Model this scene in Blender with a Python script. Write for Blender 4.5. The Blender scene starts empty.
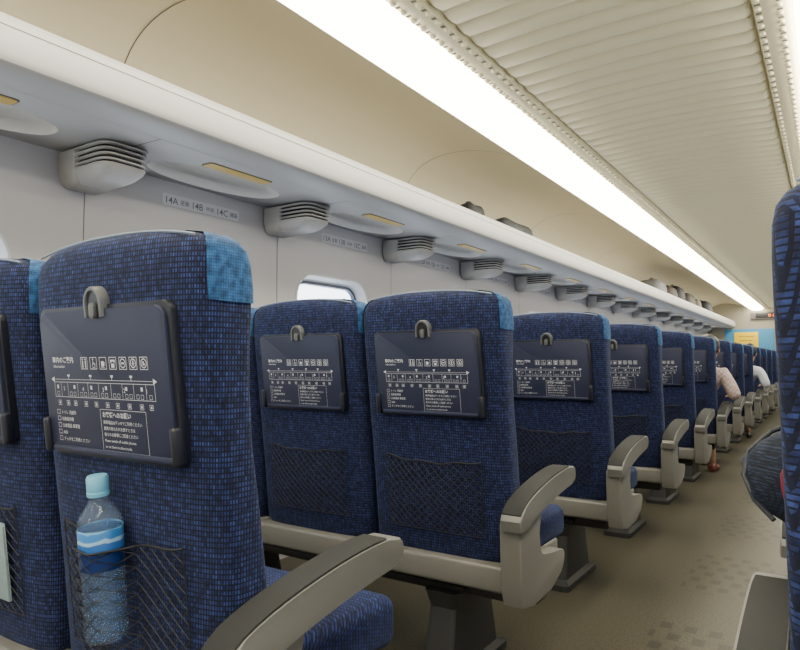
import bpy, bmesh, math, random
from mathutils import Matrix, Vector
random.seed(4)
C = bpy.context.scene.collection
PI = math.pi
R = math.radians

# ------------------------------------------------------------------ materials
def mat(name, col, rough=0.5, metal=0.0, emit=None, estr=0, bump=0.0, bscale=60, coat=0, alpha=1, spec=None):
    m = bpy.data.materials.new(name); m.use_nodes = True
    nt = m.node_tree; b = nt.nodes['Principled BSDF']
    b.inputs['Base Color'].default_value = (*col, 1)
    b.inputs['Roughness'].default_value = rough
    b.inputs['Metallic'].default_value = metal
    if spec is not None: b.inputs['Specular IOR Level'].default_value = spec
    if coat: b.inputs['Coat Weight'].default_value = coat
    if alpha < 1: b.inputs['Alpha'].default_value = alpha
    if emit:
        b.inputs['Emission Color'].default_value = (*emit, 1); b.inputs['Emission Strength'].default_value = estr
    tc = nt.nodes.new('ShaderNodeTexCoord')
    if bump:
        n = nt.nodes.new('ShaderNodeTexNoise'); n.inputs['Scale'].default_value = bscale; n.inputs['Detail'].default_value = 4
        nt.links.new(tc.outputs['Object'], n.inputs['Vector'])
        bp = nt.nodes.new('ShaderNodeBump'); bp.inputs['Strength'].default_value = bump; bp.inputs['Distance'].default_value = 0.01
        nt.links.new(n.outputs['Fac'], bp.inputs['Height']); nt.links.new(bp.outputs['Normal'], b.inputs['Normal'])
    return m

def fabric(name, c1, c2, cm, bw=0.009, rh=0.0075, mo=0.0022, sheen=0.12, tilt=0.0, spec=0.3):
    m = bpy.data.materials.new(name); m.use_nodes = True
    nt = m.node_tree; N = nt.nodes; Lk = nt.links.new; b = N['Principled BSDF']
    tc = N.new('ShaderNodeTexCoord'); sp = N.new('ShaderNodeSeparateXYZ'); Lk(tc.outputs['Object'], sp.inputs[0])
    a = N.new('ShaderNodeMath'); a.operation = 'ADD'; Lk(sp.outputs[0], a.inputs[0]); Lk(sp.outputs[1], a.inputs[1])
    mu = N.new('ShaderNodeMath'); mu.operation = 'MULTIPLY_ADD'; Lk(sp.outputs[1], mu.inputs[0]); mu.inputs[1].default_value = tilt; Lk(sp.outputs[2], mu.inputs[2])
    cb = N.new('ShaderNodeCombineXYZ'); Lk(a.outputs[0], cb.inputs[0]); Lk(mu.outputs[0], cb.inputs[1])
    br = N.new('ShaderNodeTexBrick'); Lk(cb.outputs[0], br.inputs['Vector'])
    br.offset = 0.0; br.inputs['Scale'].default_value = 1; br.inputs['Brick Width'].default_value = bw
    br.inputs['Row Height'].default_value = rh; br.inputs['Mortar Size'].default_value = mo; br.inputs['Mortar Smooth'].default_value = 0.3
    br.inputs['Color1'].default_value = (*c1, 1); br.inputs['Color2'].default_value = (*c2, 1); br.inputs['Mortar'].default_value = (*cm, 1)
    no = N.new('ShaderNodeTexNoise'); no.inputs['Scale'].default_value = 70; no.inputs['Detail'].default_value = 3; Lk(tc.outputs['Object'], no.inputs['Vector'])
    rp = N.new('ShaderNodeValToRGB'); rp.color_ramp.elements[0].position = 0.36; rp.color_ramp.elements[0].color = (0.30, 0.30, 0.34, 1); rp.color_ramp.elements[1].position = 0.64
    Lk(no.outputs['Fac'], rp.inputs[0])
    mx = N.new('ShaderNodeMix'); mx.data_type = 'RGBA'; mx.blend_type = 'MULTIPLY'; mx.inputs[0].default_value = 0.85
    Lk(br.outputs['Color'], mx.inputs[6]); Lk(rp.outputs[0], mx.inputs[7]); Lk(mx.outputs[2], b.inputs['Base Color'])
    b.inputs['Roughness'].default_value = 0.85; b.inputs['Specular IOR Level'].default_value = spec
    b.inputs['Sheen Weight'].default_value = sheen; b.inputs['Sheen Tint'].default_value = (0.45, 0.6, 1, 1)
    bp = N.new('ShaderNodeBump'); bp.inputs['Strength'].default_value = 0.4; bp.inputs['Distance'].default_value = 0.002
    Lk(br.outputs['Fac'], bp.inputs['Height']); bp.invert = True; Lk(bp.outputs['Normal'], b.inputs['Normal'])
    return m

M = {}
M['fab'] = fabric('blue_moquette', (0.009, 0.015, 0.066), (0.036, 0.062, 0.225), (0.005, 0.007, 0.026), 0.0062, 0.0085, 0.0016, 0.07)
M['fab_side'] = fabric('blue_cushion_moquette', (0.012, 0.024, 0.12), (0.026, 0.052, 0.22), (0.005, 0.008, 0.045), 0.009, 0.008, 0.002, 0.07, -0.6)
M['cover'] = fabric('bright_blue_cover', (0.028, 0.115, 0.28), (0.034, 0.135, 0.32), (0.020, 0.085, 0.22), 0.005, 0.005, 0.001)
M['tray'] = mat('navy_plastic', (0.021, 0.025, 0.054), 0.5, bump=0.05, bscale=400, spec=0.3)
M['bezel'] = mat('dark_bezel_plastic', (0.006, 0.007, 0.015), 0.45, bump=0.05, bscale=300)
M['print'] = mat('white_print', (0.58, 0.59, 0.63), 0.6)
M['latch'] = mat('grey_latch_plastic', (0.095, 0.10, 0.105), 0.45)
M['darkgrey'] = mat('dark_grey_metal', (0.028, 0.028, 0.028), 0.5, bump=0.1)
M['black'] = mat('black_plastic', (0.008, 0.008, 0.010), 0.45)
M['net'] = mat('black_net_cord', (0.006, 0.006, 0.009), 0.6)
M['shell'] = mat('champagne_plastic', (0.158, 0.153, 0.136), 0.42, bump=0.03, bscale=200)
M['arm'] = mat('taupe_plastic', (0.135, 0.133, 0.122), 0.45, bump=0.03, bscale=200)
M['pad'] = mat('grey_rubber_pad', (0.028, 0.028, 0.028), 0.8, bump=0.1, bscale=300, spec=0.2)
M['wall'] = mat('neutral_white_panel', (0.475, 0.46, 0.475), 0.5, bump=0.02, bscale=100)
M['rack'] = mat('grey_white_rack_panel', (0.455, 0.445, 0.44), 0.5, bump=0.02, bscale=100)
M['recess'] = mat('white_recess', (0.80, 0.78, 0.74), 0.5, bump=0.02, bscale=100)
M['cove'] = mat('beige_cove_panel', (0.68, 0.61, 0.43), 0.5, bump=0.02, bscale=60)
M['ceil'] = mat('cream_ceiling', (0.94, 0.84, 0.54), 0.5, bump=0.02, bscale=80)
M['seam'] = mat('dark_seam', (0.14, 0.125, 0.10), 0.8)
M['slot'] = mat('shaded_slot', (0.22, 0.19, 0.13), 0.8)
M['light'] = mat('warm_white_diffuser', (0.9, 0.9, 0.85), 0.5, emit=(1.0, 0.94, 0.76), estr=18)
M['frame'] = mat('white_window_reveal', (0.58, 0.59, 0.62), 0.4)
M['gasket'] = mat('dark_blue_gasket', (0.03, 0.045, 0.09), 0.4)
M['amber'] = mat('amber_window', (0.40, 0.28, 0.07), 0.35, emit=(1, 0.68, 0.18), estr=0.14)
M['vent'] = mat('vent_plastic', (0.42, 0.41, 0.39), 0.5)
M['ventdark'] = mat('vent_shadow_core', (0.010, 0.010, 0.010), 0.8)
M['signtext'] = mat('grey_print', (0.10, 0.10, 0.13), 0.6)
M['signplate'] = mat('pale_sign_plate', (0.58, 0.57, 0.60), 0.4)
M['glass'] = bpy.data.materials.new('window_glass'); M['glass'].use_nodes = True
nt = M['glass'].node_tree; nt.nodes.clear()
o_ = nt.nodes.new('ShaderNodeOutputMaterial'); t_ = nt.nodes.new('ShaderNodeBsdfTransparent'); g_ = nt.nodes.new('ShaderNodeBsdfGlossy'); x_ = nt.nodes.new('ShaderNodeMixShader')
t_.inputs[0].default_value = (0.93, 0.97, 1, 1); g_.inputs['Roughness'].default_value = 0.05; x_.inputs[0].default_value = 0.06
nt.links.new(t_.outputs[0], x_.inputs[1]); nt.links.new(g_.outputs[0], x_.inputs[2]); nt.links.new(x_.outputs[0], o_.inputs[0])

def floor_mat():
    m = bpy.data.materials.new('olive_floor_with_checks'); m.use_nodes = True
    nt = m.node_tree; N = nt.nodes; Lk = nt.links.new; b = N['Principled BSDF']
    tc = N.new('ShaderNodeTexCoord'); sp = N.new('ShaderNodeSeparateXYZ'); Lk(tc.outputs['Object'], sp.inputs[0])
    def math_(op, a, bb=None, c=None):
        n = N.new('ShaderNodeMath'); n.operation = op
        for i, v in enumerate((a, bb, c)):
            if v is None: continue
            if isinstance(v, (int, float)): n.inputs[i].default_value = v
            else: Lk(v, n.inputs[i])
        return n.outputs[0]
    band = math_('LESS_THAN', math_('ABSOLUTE', math_('ADD', sp.outputs[0], 0.425)), 0.17)
    ch = N.new('ShaderNodeTexBrick'); ch.offset = 0.5
    Lk(tc.outputs['Object'], ch.inputs['Vector'])
    ch.inputs['Scale'].default_value = 1; ch.inputs['Brick Width'].default_value = 0.085; ch.inputs['Row Height'].default_value = 0.105
    ch.inputs['Mortar Size'].default_value = 0.022; ch.inputs['Mortar Smooth'].default_value = 0.05
    tile = math_('SUBTRACT', 1.0, ch.outputs['Fac'])
    seg = math_('LESS_THAN', math_('FRACT', math_('MULTIPLY', sp.outputs[1], 1/1.04)), 0.62)
    f = math_('MULTIPLY', math_('MULTIPLY', band, tile), math_('MULTIPLY', seg, 0.55))
    no = N.new('ShaderNodeTexNoise'); no.inputs['Scale'].default_value = 120; no.inputs['Detail'].default_value = 5; Lk(tc.outputs['Object'], no.inputs['Vector'])
    cr = N.new('ShaderNodeValToRGB'); Lk(no.outputs['Fac'], cr.inputs[0])
    cr.color_ramp.elements[0].position = 0.35; cr.color_ramp.elements[0].color = (0.034, 0.031, 0.020, 1)
    cr.color_ramp.elements[1].position = 0.65; cr.color_ramp.elements[1].color = (0.084, 0.076, 0.053, 1)
    mx = N.new('ShaderNodeMix'); mx.data_type = 'RGBA'; Lk(f, mx.inputs[0]); Lk(cr.outputs[0], mx.inputs[6]); mx.inputs[7].default_value = (0.012, 0.011, 0.010, 1)
    Lk(mx.outputs[2], b.inputs['Base Color']); b.inputs['Roughness'].default_value = 0.45; b.inputs['Specular IOR Level'].default_value = 0.35
    return m
M['floor'] = floor_mat()

# ------------------------------------------------------------------ mesh helpers
def link(name, bm, m, parent=None, smooth=True, ang=38):
    bmesh.ops.recalc_face_normals(bm, faces=bm.faces[:])
    me = bpy.data.meshes.new(name); bm.to_mesh(me); bm.free()
    for mm in (m if isinstance(m, (list, tuple)) else [m]): me.materials.append(mm)
    if smooth:
        me.polygons.foreach_set('use_smooth', [True]*len(me.polygons)); me.set_sharp_from_angle(angle=R(ang))
    o = bpy.data.objects.new(name, me); C.objects.link(o)
    if parent: o.parent = parent
    return o
def raw(name, bm, m, parent=None, smooth=False):
    me = bpy.data.meshes.new(name); bm.to_mesh(me); bm.free()
    for mm in (m if isinstance(m, (list, tuple)) else [m]): me.materials.append(mm)
    if smooth: me.polygons.foreach_set('use_smooth', [True]*len(me.polygons))
    o = bpy.data.objects.new(name, me); C.objects.link(o)
    if parent: o.parent = parent
    return o
def thing(name, label, cat, loc=(0, 0, 0), group=None, rz=0):
    o = bpy.data.objects.new(name, None); C.objects.link(o); o.location = loc; o.rotation_euler = (0, 0, rz)
    o.empty_display_size = 0.1
    return tag(o, label, cat, group)
def tag(o, label, cat, group=None):
    o['label'] = label; o['category'] = cat
    if group: o['group'] = group
    return o
def struct(o): o['kind'] = 'structure'; return o
def rbox(bm, c, s, r=0.01, seg=3, mtx=None):
    g = bmesh.ops.create_cube(bm, size=1)
    vs = g['verts']
    for v in vs: v.co = Vector((c[0]+v.co.x*s[0], c[1]+v.co.y*s[1], c[2]+v.co.z*s[2]))
    es = list({e for v in vs for e in v.link_edges})
    if r > 0:
        res = bmesh.ops.bevel(bm, geom=es, offset=r, segments=seg, affect='EDGES', profile=0.5)
        vs = list({v for f in res['faces'] for v in f.verts} | {v for v in vs if v.is_valid})
    if mtx:
        for v in vs: v.co = mtx @ v.co
    return vs
def extrude_poly(bm, pts, to3, d0, d1, bev=0.0, seg=2):
    a = [bm.verts.new(to3(p[0], p[1], d0)) for p in pts]; b = [bm.verts.new(to3(p[0], p[1], d1)) for p in pts]
    n = len(pts); fs = [bm.faces.new(a), bm.faces.new(b[::-1])]
    for i in range(n): bm.faces.new((a[i], b[i], b[(i+1) % n], a[(i+1) % n]))
    if bev:
        es = [e for f in fs for e in f.edges]
        bmesh.ops.bevel(bm, geom=es, offset=bev, segments=seg, affect='EDGES', profile=0.5)
def loft(bm, rings, cap0=True, cap1=True, closed=True):
    V = [[bm.verts.new(p) for p in r] for r in rings]
    n = len(V[0])
    for a, b in zip(V, V[1:]):
        for i in range(n if closed else n-1):
            bm.faces.new((a[i], a[(i+1) % n], b[(i+1) % n], b[i]))
    if cap0 and closed: bm.faces.new(V[0][::-1])
    if cap1 and closed: bm.faces.new(V[-1])
    return V
def rrect(u0, v0, u1, v1, r, n=6):
    P = []
    for (cx, cy, a0) in ((u1-r, v1-r, 0), (u0+r, v1-r, 90), (u0+r, v0+r, 180), (u1-r, v0+r, 270)):
        for k in range(n+1):
            a = R(a0+90*k/n); P.append((cx+r*math.cos(a), cy+r*math.sin(a)))
    return P
def tube(bm, pts, r, n=6, cap=True):
    pts = [Vector(p) for p in pts]; rings = []
    rr = r if isinstance(r, (list, tuple)) else [r]*len(pts)
    for i, p in enumerate(pts):
        d = (pts[min(i+1, len(pts)-1)]-pts[max(i-1, 0)]).normalized()
        up = Vector((0, 0, 1)) if abs(d.z) < 0.9 else Vector((1, 0, 0))
        a = d.cross(up).normalized(); b = d.cross(a)
        rings.append([p+(a*math.cos(2*PI*k/n)+b*math.sin(2*PI*k/n))*rr[i] for k in range(n)])
    loft(bm, rings, cap, cap)
def lathe(bm, prof, c=(0, 0, 0), n=24, cap=True):
    loft(bm, [[(c[0]+r*math.cos(2*PI*k/n), c[1]+r*math.sin(2*PI*k/n), c[2]+z) for k in range(n)] for r, z in prof], cap, cap)
def ring_tile(bm, rect, hole, to3, mi=0):
    u0, v0, u1, v1 = rect; n = len(hole)
    cu = sum(p[0] for p in hole)/n; cv = sum(p[1] for p in hole)/n
    def cast(p):
        du, dv = p[0]-cu, p[1]-cv; t = 1e9; side = 0
        if du > 1e-9 and (u1-cu)/du < t: t = (u1-cu)/du; side = 0
        if dv > 1e-9 and (v1-cv)/dv < t: t = (v1-cv)/dv; side = 1
        if du < -1e-9 and (u0-cu)/du < t: t = (u0-cu)/du; side = 2
        if dv < -1e-9 and (v0-cv)/dv < t: t = (v0-cv)/dv; side = 3
        return (cu+du*t, cv+dv*t), side
    corners = [(u1, v1), (u0, v1), (u0, v0), (u1, v0)]
    H = [bm.verts.new(to3(*p)) for p in hole]
    O = []
    for p in hole:
        q, s = cast(p); O.append((bm.verts.new(to3(*q)), s))
    for i in range(n):
        j = (i+1) % n
        mid = []; s = O[i][1]
        while s != O[j][1]:
            mid.append(bm.verts.new(to3(*corners[s]))); s = (s+1) % 4
        f = bm.faces.new([H[i], O[i][0]]+mid+[O[j][0], H[j]])
        f.material_index = mi
    return H
def text_bm(bm, txt, size, at, align='LEFT', bold=0):
    cu = bpy.data.curves.new('tmp', 'FONT'); cu.body = txt; cu.size = size; cu.resolution_u = 2; cu.align_x = align; cu.offset = bold
    ob = bpy.data.objects.new('tmp', cu); C.objects.link(ob)
    bpy.context.view_layer.update()
    dg = bpy.context.evaluated_depsgraph_get()
    me = bpy.data.meshes.new_from_object(ob.evaluated_get(dg))
    s = len(bm.verts); bm.from_mesh(me); bm.verts.ensure_lookup_table()
    for v in bm.verts[s:]: v.co = at(v.co.x, v.co.y)
    bpy.data.objects.remove(ob); bpy.data.curves.remove(cu); bpy.data.meshes.remove(me)

# ------------------------------------------------------------------ setting
CX = -0.64          # middle of the car
WL = 1.72           # half width
Y0, Y1 = -5.9, 16.5
ROW = 1.04
def side(s, d): return CX + s*d          # s=-1 left, +1 right ; d = distance from the middle

bm = bmesh.new()
rbox(bm, (CX, (Y0+Y1)/2, -0.03), (2*WL+0.3, Y1-Y0+0.2, 0.06), 0)
struct(link('floor', bm, M['floor'], smooth=False))

tiles = [1.38+ROW*n for n in range(-7, 15)]
tiles = [t for t in tiles if t < Y1]
def yclip(y): return min(max(y, Y0), Y1)
for s, nm in ((-1, 'left'), (1, 'right')):
    X = side(s, WL)
    bm = bmesh.new()
    for t in tiles:
        a, b = yclip(t), yclip(t+ROW)
        if b-a < 0.9:
            vs = [bm.verts.new(p) for p in ((X, a, 0), (X, b, 0), (X, b, 1.8), (X, a, 1.8))]; bm.faces.new(vs); continue
        c = t+0.46
        hole = rrect(c-0.31, 0.88, c+0.31, 1.475, 0.13, 7)
        ring_tile(bm, (a, 0, b, 1.8), hole, lambda u, v: (X, u, v))
    for t in tiles:
        for (z0, z1) in ((0, 1.79),):
            x = X - s*0.0012
            f = bm.faces.new([bm.verts.new(p) for p in ((x, t-0.002, z0), (x, t+0.002, z0), (x, t+0.002, z1), (x, t-0.002, z1))]); f.material_index = 1
    struct(link('wall_'+nm, bm, [M['wall'], M['seam']], smooth=False))
    k = 0
    for t in tiles:
        if yclip(t+ROW)-yclip(t) < 0.9: continue
        k += 1; c = t+0.46
        bm = bmesh.new()
        def P(off, d): return [(X+s*d, u, v) for u, v in rrect(c-0.31+off, 0.88+off, c+0.31-off, 1.475-off, max(0.13-off, 0.02), 7)]
        loft(bm, [P(-0.012, -0.001), P(-0.010, -0.006), P(-0.001, -0.007), P(0.004, 0.0), P(0.018, 0.05), P(0.024, 0.055)], False, False)
        w = struct(link('window_%d' % (k + (30 if s > 0 else 0)), bm, M['frame'], ang=60))
        bm = bmesh.new(); loft(bm, [P(0.024, 0.053), P(0.040, 0.053), P(0.044, 0.075)], False, False)
        link('window_gasket', bm, M['gasket'], w)
        bm = bmesh.new(); bm.faces.new([bm.verts.new(p) for p in P(0.03, 0.062)])
        link('window_pane', bm, M['glass'], w, smooth=False)

def prof_mesh(prof, s, y0=Y0, y1=Y1):
    bm = bmesh.new()
    A = [bm.verts.new((side(s, d), y0, z)) for d, z in prof]; B = [bm.verts.new((side(s, d), y1, z)) for d, z in prof]
    for i in range(len(prof)-1): bm.faces.new((A[i], A[i+1], B[i+1], B[i]))
    return bm
def bez(p, n):
    out = []
    for i in range(n+1):
        t = i/n; q = [Vector(x) for x in p]
        while len(q) > 1: q = [a.lerp(b, t) for a, b in zip(q, q[1:])]
        out.append((q[0].x, q[0].y))
    return out
def seam_strips(bm, prof, s, ys, off, w=0.002):
    for y in ys:
        for i in range(len(prof)-1):
            (d0, z0), (d1, z1) = prof[i], prof[i+1]
            nx, nz = -(z1-z0), (d1-d0); l = math.hypot(nx, nz) or 1
            nx, nz = nx/l*off, nz/l*off
            f = bm.faces.new([bm.verts.new(p) for p in ((side(s, d0+nx), y-w, z0+nz), (side(s, d1+nx), y-w, z1+nz), (side(s, d1+nx), y+w, z1+nz), (side(s, d0+nx), y+w, z0+nz))])
            f.material_index = 1
cove = bez([(0.866, 2.216), (1.05, 2.31), (1.30, 2.38), (1.66, 2.40), (1.73, 2.20), (1.745, 1.86)], 20)
for s in (-1, 1):
    bm = prof_mesh(cove, s)
    seam_strips(bm, cove, s, [1.50+ROW*2*k for k in range(-3, 8)], -0.002, 0.0025)
    struct(link('trim_%d' % (1 if s < 0 else 2), bm, [M['cove'], M['seam']], ang=60))

# ribbed ceiling (lateral corrugations) + perforated edge bands
bm = bmesh.new()
pitch = 0.104; NS = 12
ny = int((Y1-Y0)/pitch*NS)
cols = [-0.455, -0.445, -0.425, -0.2, 0, 0.2, 0.425, 0.445, 0.455]
prev = None
for j in range(ny+1):
    y = Y0+j*pitch/NS
    ph = (j % NS)/NS
    w = math.sin(PI*ph)**0.5 if 0 < ph < 1 else 0
    row = []
    for c in cols:
        amp = 0.032 if abs(c) < 0.43 else (0.016 if abs(c) < 0.45 else 0)
        row.append(bm.verts.new((CX+c, min(y, Y1), 2.205 + 0.014*(1-(c/0.455)**2) - amp*w + 0.015)))
    if prev:
        for a in range(len(cols)-1): bm.faces.new((prev[a], prev[a+1], row[a+1], row[a]))
    prev = row
for s in (-1, 1):
    pr = [(0.450, 2.221), (0.462, 2.192), (0.50, 2.186), (0.545, 2.190), (0.572, 2.215)]
    A = [bm.verts.new((side(s, d), Y0, z)) for d, z in pr]; B = [bm.verts.new((side(s, d), Y1, z)) for d, z in pr]
    for i in range(len(pr)-1): bm.faces.new((A[i], A[i+1], B[i+1], B[i]))
    for d, zz in ((0.472, 2.1905), (0.535, 2.1885)):
        for j in range(int((Y1+1)/0.065)):
            y = -1+j*0.065
            n = 8; cz = zz
            top = [bm.verts.new((side(s, d)+0.012*math.cos(2*PI*k/n), y+0.018*math.sin(2*PI*k/n), cz)) for k in range(n)]
            bot = [bm.verts.new((side(s, d)+0.007*math.cos(2*PI*k/n), y+0.010*math.sin(2*PI*k/n), cz-0.009)) for k in range(n)]
            for k in range(n):
                f = bm.faces.new((top[k], top[(k+1) % n], bot[(k+1) % n], bot[k]))
            f = bm.faces.new(bot); f.material_index = 0
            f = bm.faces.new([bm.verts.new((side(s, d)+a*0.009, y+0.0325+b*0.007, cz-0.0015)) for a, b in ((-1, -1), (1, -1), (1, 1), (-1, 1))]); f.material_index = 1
struct(link('ceiling', bm, [M['ceil'], M['slot']], ang=50))
bm = bmesh.new(); rbox(bm, (CX, (Y0+Y1)/2, 2.46), (2*WL+0.3, Y1-Y0+0.2, 0.05), 0); struct(link('ceiling_shell', bm, M['cove']))

for s in (-1, 1):
    t = thing('ceiling_light', 'long warm white ceiling light strip ' + ('left of the ribbed ceiling' if s < 0 else 'cut off at the top right corner'), 'light', (side(s, 0.74), 0, 2.19), 'ceiling light strips')
    bm = bmesh.new()
    pr = [(0.572, 2.212), (0.582, 2.170), (0.61, 2.152), (0.70, 2.147), (0.77, 2.152), (0.815, 2.168), (0.862, 2.214)]
    A = [bm.verts.new((side(s, d)-side(s, 0.74), Y0+0.02, z-2.19)) for d, z in pr]; B = [bm.verts.new((side(s, d)-side(s, 0.74), Y1-0.02, z-2.19)) for d, z in pr]
    for i in range(len(pr)-1): bm.faces.new((A[i], A[i+1], B[i+1], B[i]))
    link('diffuser', bm, M['light'], t, ang=60)
    bm = bmesh.new()
    for d0, d1 in ((0.566, 0.578), (0.857, 0.869)):
        rbox(bm, (s*((d0+d1)/2-0.74), (Y0+Y1)/2, 0.027), (d1-d0, Y1-Y0-0.04, 0.008), 0.002, 2)
    link('light_trim', bm, M['ceil'], t)

# luggage rack
RL = [(1.74, 1.865), (1.30, 1.865), (1.245, 1.875), (1.21, 1.905)] + bez([(1.200, 1.920), (1.190, 1.930), (1.17, 1.932), (1.155, 1.922)], 5) + [(1.143, 1.905), (1.139, 1.888), (1.1365, 1.884), (1.134, 1.850), (1.138, 1.812)] + bez([(1.142, 1.800), (1.150, 1.782), (1.175, 1.774), (1.27, 1.768)], 7)
for s in (-1, 1):
    t = thing('luggage_rack', 'pale grey overhead luggage rack with rounded lip running along the %s wall' % ('left' if s < 0 else 'right'), 'luggage rack', (side(s, 1.45), 0, 1.77), 'overhead luggage racks')
    bm = prof_mesh(RL, s)
    seam_strips(bm, RL[3:], s, [x for x in tiles], 0.0015, 0.0025)
    x0 = 1.1355
    f = bm.faces.new([bm.verts.new((side(s, x0), y, z)) for y, z in ((Y0, 1.8845), (Y1, 1.8845), (Y1, 1.8820), (Y0, 1.8820))]); f.material_index = 1
    for v in bm.verts: v.co -= Vector((side(s, 1.45), 0, 1.77))
    link('rack_shelf', bm, [M['rack'], M['seam']], t, ang=18)
    bm = bmesh.new()
    for tt in tiles:
        a, b = yclip(tt), yclip(tt+ROW)
        z = 1.768
        def T(u, v): return (side(s, v)-side(s, 1.45), u, z-1.77+0.012*(v-1.26)/0.48)
        if b-a < 0.9:
            bm.faces.new([bm.verts.new(T(*p)) for p in ((a, 1.26), (b, 1.26), (b, 1.74), (a, 1.74))]); continue
        cy = tt+0.49; cv = 1.535; n = 40
        hole = []
        for k in range(n):
            an = 2*PI*k/n; cc, ss = math.cos(an), math.sin(an)
            hole.append((cy+0.33*cc, cv+0.145*math.copysign(abs(ss)**0.85, ss)*(1.0)))
        H = ring_tile(bm, (a, 1.26, b, 1.74), hole, T)
        prevr = H
        for (sc, dz) in ((0.985, 0.022), (0.95, 0.040), (0.82, 0.050), (0.4, 0.052)):
            rr = [bm.verts.new(Vector(T(cy+(p[0]-cy)*sc, cv+(p[1]-cv)*sc))+Vector((0, 0, dz))) for p in hole]
            for i in range(n):
                f = bm.faces.new((prevr[i], prevr[(i+1) % n], rr[(i+1) % n], rr[i])); f.material_index = 2
            prevr = rr
        f = bm.faces.new(prevr); f.material_index = 2
    for tt in tiles:
        f = bm.faces.new([bm.verts.new((side(s, v)-side(s, 1.45), y, -0.0035+0.012*(v-1.26)/0.48)) for y, v in ((tt-0.0022, 1.26), (tt+0.0022, 1.26), (tt+0.0022, 1.70), (tt-0.0022, 1.70))]); f.material_index = 1
    link('rack_underside', bm, [M['rack'], M['seam'], M['recess']], t, ang=25)
    for tt in tiles:
        if yclip(tt+ROW)-yclip(tt) < 0.9 or tt < -1: continue
        bm = bmesh.new()
        def S3(u, v, d): return (side(s, v)-side(s, 1.45), u, d+0.012*(v-1.26)/0.48)
        extrude_poly(bm, rrect(tt+0.275, 1.325, tt+0.61, 1.392, 0.016, 4), S3, -0.0045, 0.004, 0.001)
        fr = link('viewing_slot', bm, M['seam'], t); fr['label'] = 'small amber see-through slot'
        bm = bmesh.new()
        extrude_poly(bm, rrect(tt+0.281, 1.330, tt+0.604, 1.387, 0.013, 4), S3, -0.0070, -0.004, 0.0005)
        link('amber_pane', bm, M['amber'], fr)

# air vents under the rack
def make_vent():
    t = thing('air_vent', '', 'air vent', group='air vents under the luggage rack')
    def oval(z, a, b, cx=0, n=40, e=0.42):
        out = []
        for k in range(n):
            an = 2*PI*k/n; c_, s_ = math.cos(an), math.sin(an)
            out.append((cx+a*math.copysign(abs(c_)**e, c_), b*math.copysign(abs(s_)**e, s_), z))
        return out
    bm = bmesh.new(); loft(bm, [oval(0.0, 0.102, 0.084), oval(-0.070, 0.098, 0.080)]); link('core', bm, M['ventdark'], t)
    for k in range(4):
        z = -0.001-0.0180*k
        bm = bmesh.new(); a = 0.116-0.002*k; b = 0.098-0.002*k
        loft(bm, [oval(z, a-0.002, b-0.002), oval(z-0.001, a, b), oval(z-0.006, a, b), oval(z-0.007, a-0.002, b-0.002)])
        link('louver', bm, M['vent'], t)
    bm = bmesh.new()
    loft(bm, [oval(-0.070, 0.108, 0.090), oval(-0.072, 0.110, 0.092), oval(-0.084, 0.108, 0.090, -0.004), oval(-0.104, 0.092, 0.076, -0.020), oval(-0.116, 0.074, 0.060, -0.035), oval(-0.120, 0.060, 0.048, -0.042)])
    link('vent_body', bm, M['vent'], t, ang=25)
    bm = bmesh.new()
    loft(bm, [[(x, y, z) for x, y in rrect(x0, -b_, x1, b_, 0.012, 3)] for z, x0, x1, b_ in ((0.0, -0.186, -0.070, 0.094), (-0.08, -0.186, -0.075, 0.092), (-0.112, -0.186, -0.095, 0.074), (-0.124, -0.186, -0.12, 0.055))])
    link('wall_bracket', bm, M['vent'], t)
    return t
def copy_tree(o, parent=None):
    c = o.copy(); C.objects.link(c)
    if parent: c.parent = parent
    for ch in list(o.children): copy_tree(ch, c)
    return c
ORD = ['nearest', 'second', 'third', 'fourth', 'fifth', 'sixth', 'seventh', 'eighth', 'ninth', 'tenth', 'eleventh', 'twelfth', 'thirteenth', 'fourteenth', 'fifteenth']
v0 = make_vent()
for n in range(14):
    v = v0 if n == 0 else copy_tree(v0)
    v.location = (-2.165, 1.36+ROW*n, 1.766)
    v['label'] = ('%s louvered grey air vent under the luggage rack, counted from the camera' % ORD[n])

# seat number signs
for n in range(14):
    num = 14-n
    t = thing('seat_number_sign', 'pale wall sign reading %dA %dB %dC below the luggage rack' % (num, num, num), 'sign', (side(-1, WL)+0.001, 1.94+ROW*n, 1.697), 'seat number signs')
    bm = bmesh.new(); extrude_poly(bm, rrect(-0.215, -0.024, 0.215, 0.028, 0.01, 3), lambda u, v, d: (d, u, v), 0, 0.002)
    link('plate', bm, M['signplate'], t)
    bm = bmesh.new()
    for k, (l, j) in enumerate((('A', '窓側'), ('B', '中央'), ('C', '通路'))):
        x = -0.205+k*0.140
        text_bm(bm, '%d%s' % (num, l), 0.042, lambda a, b: Vector((0.0026, a+x, b-0.013)), bold=0.0002)
        text_bm(bm, j, 0.024, lambda a, b: Vector((0.0026, a+x+0.082, b-0.008)), bold=0.0002)
    raw('lettering', bm, M['signtext'], t)

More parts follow.
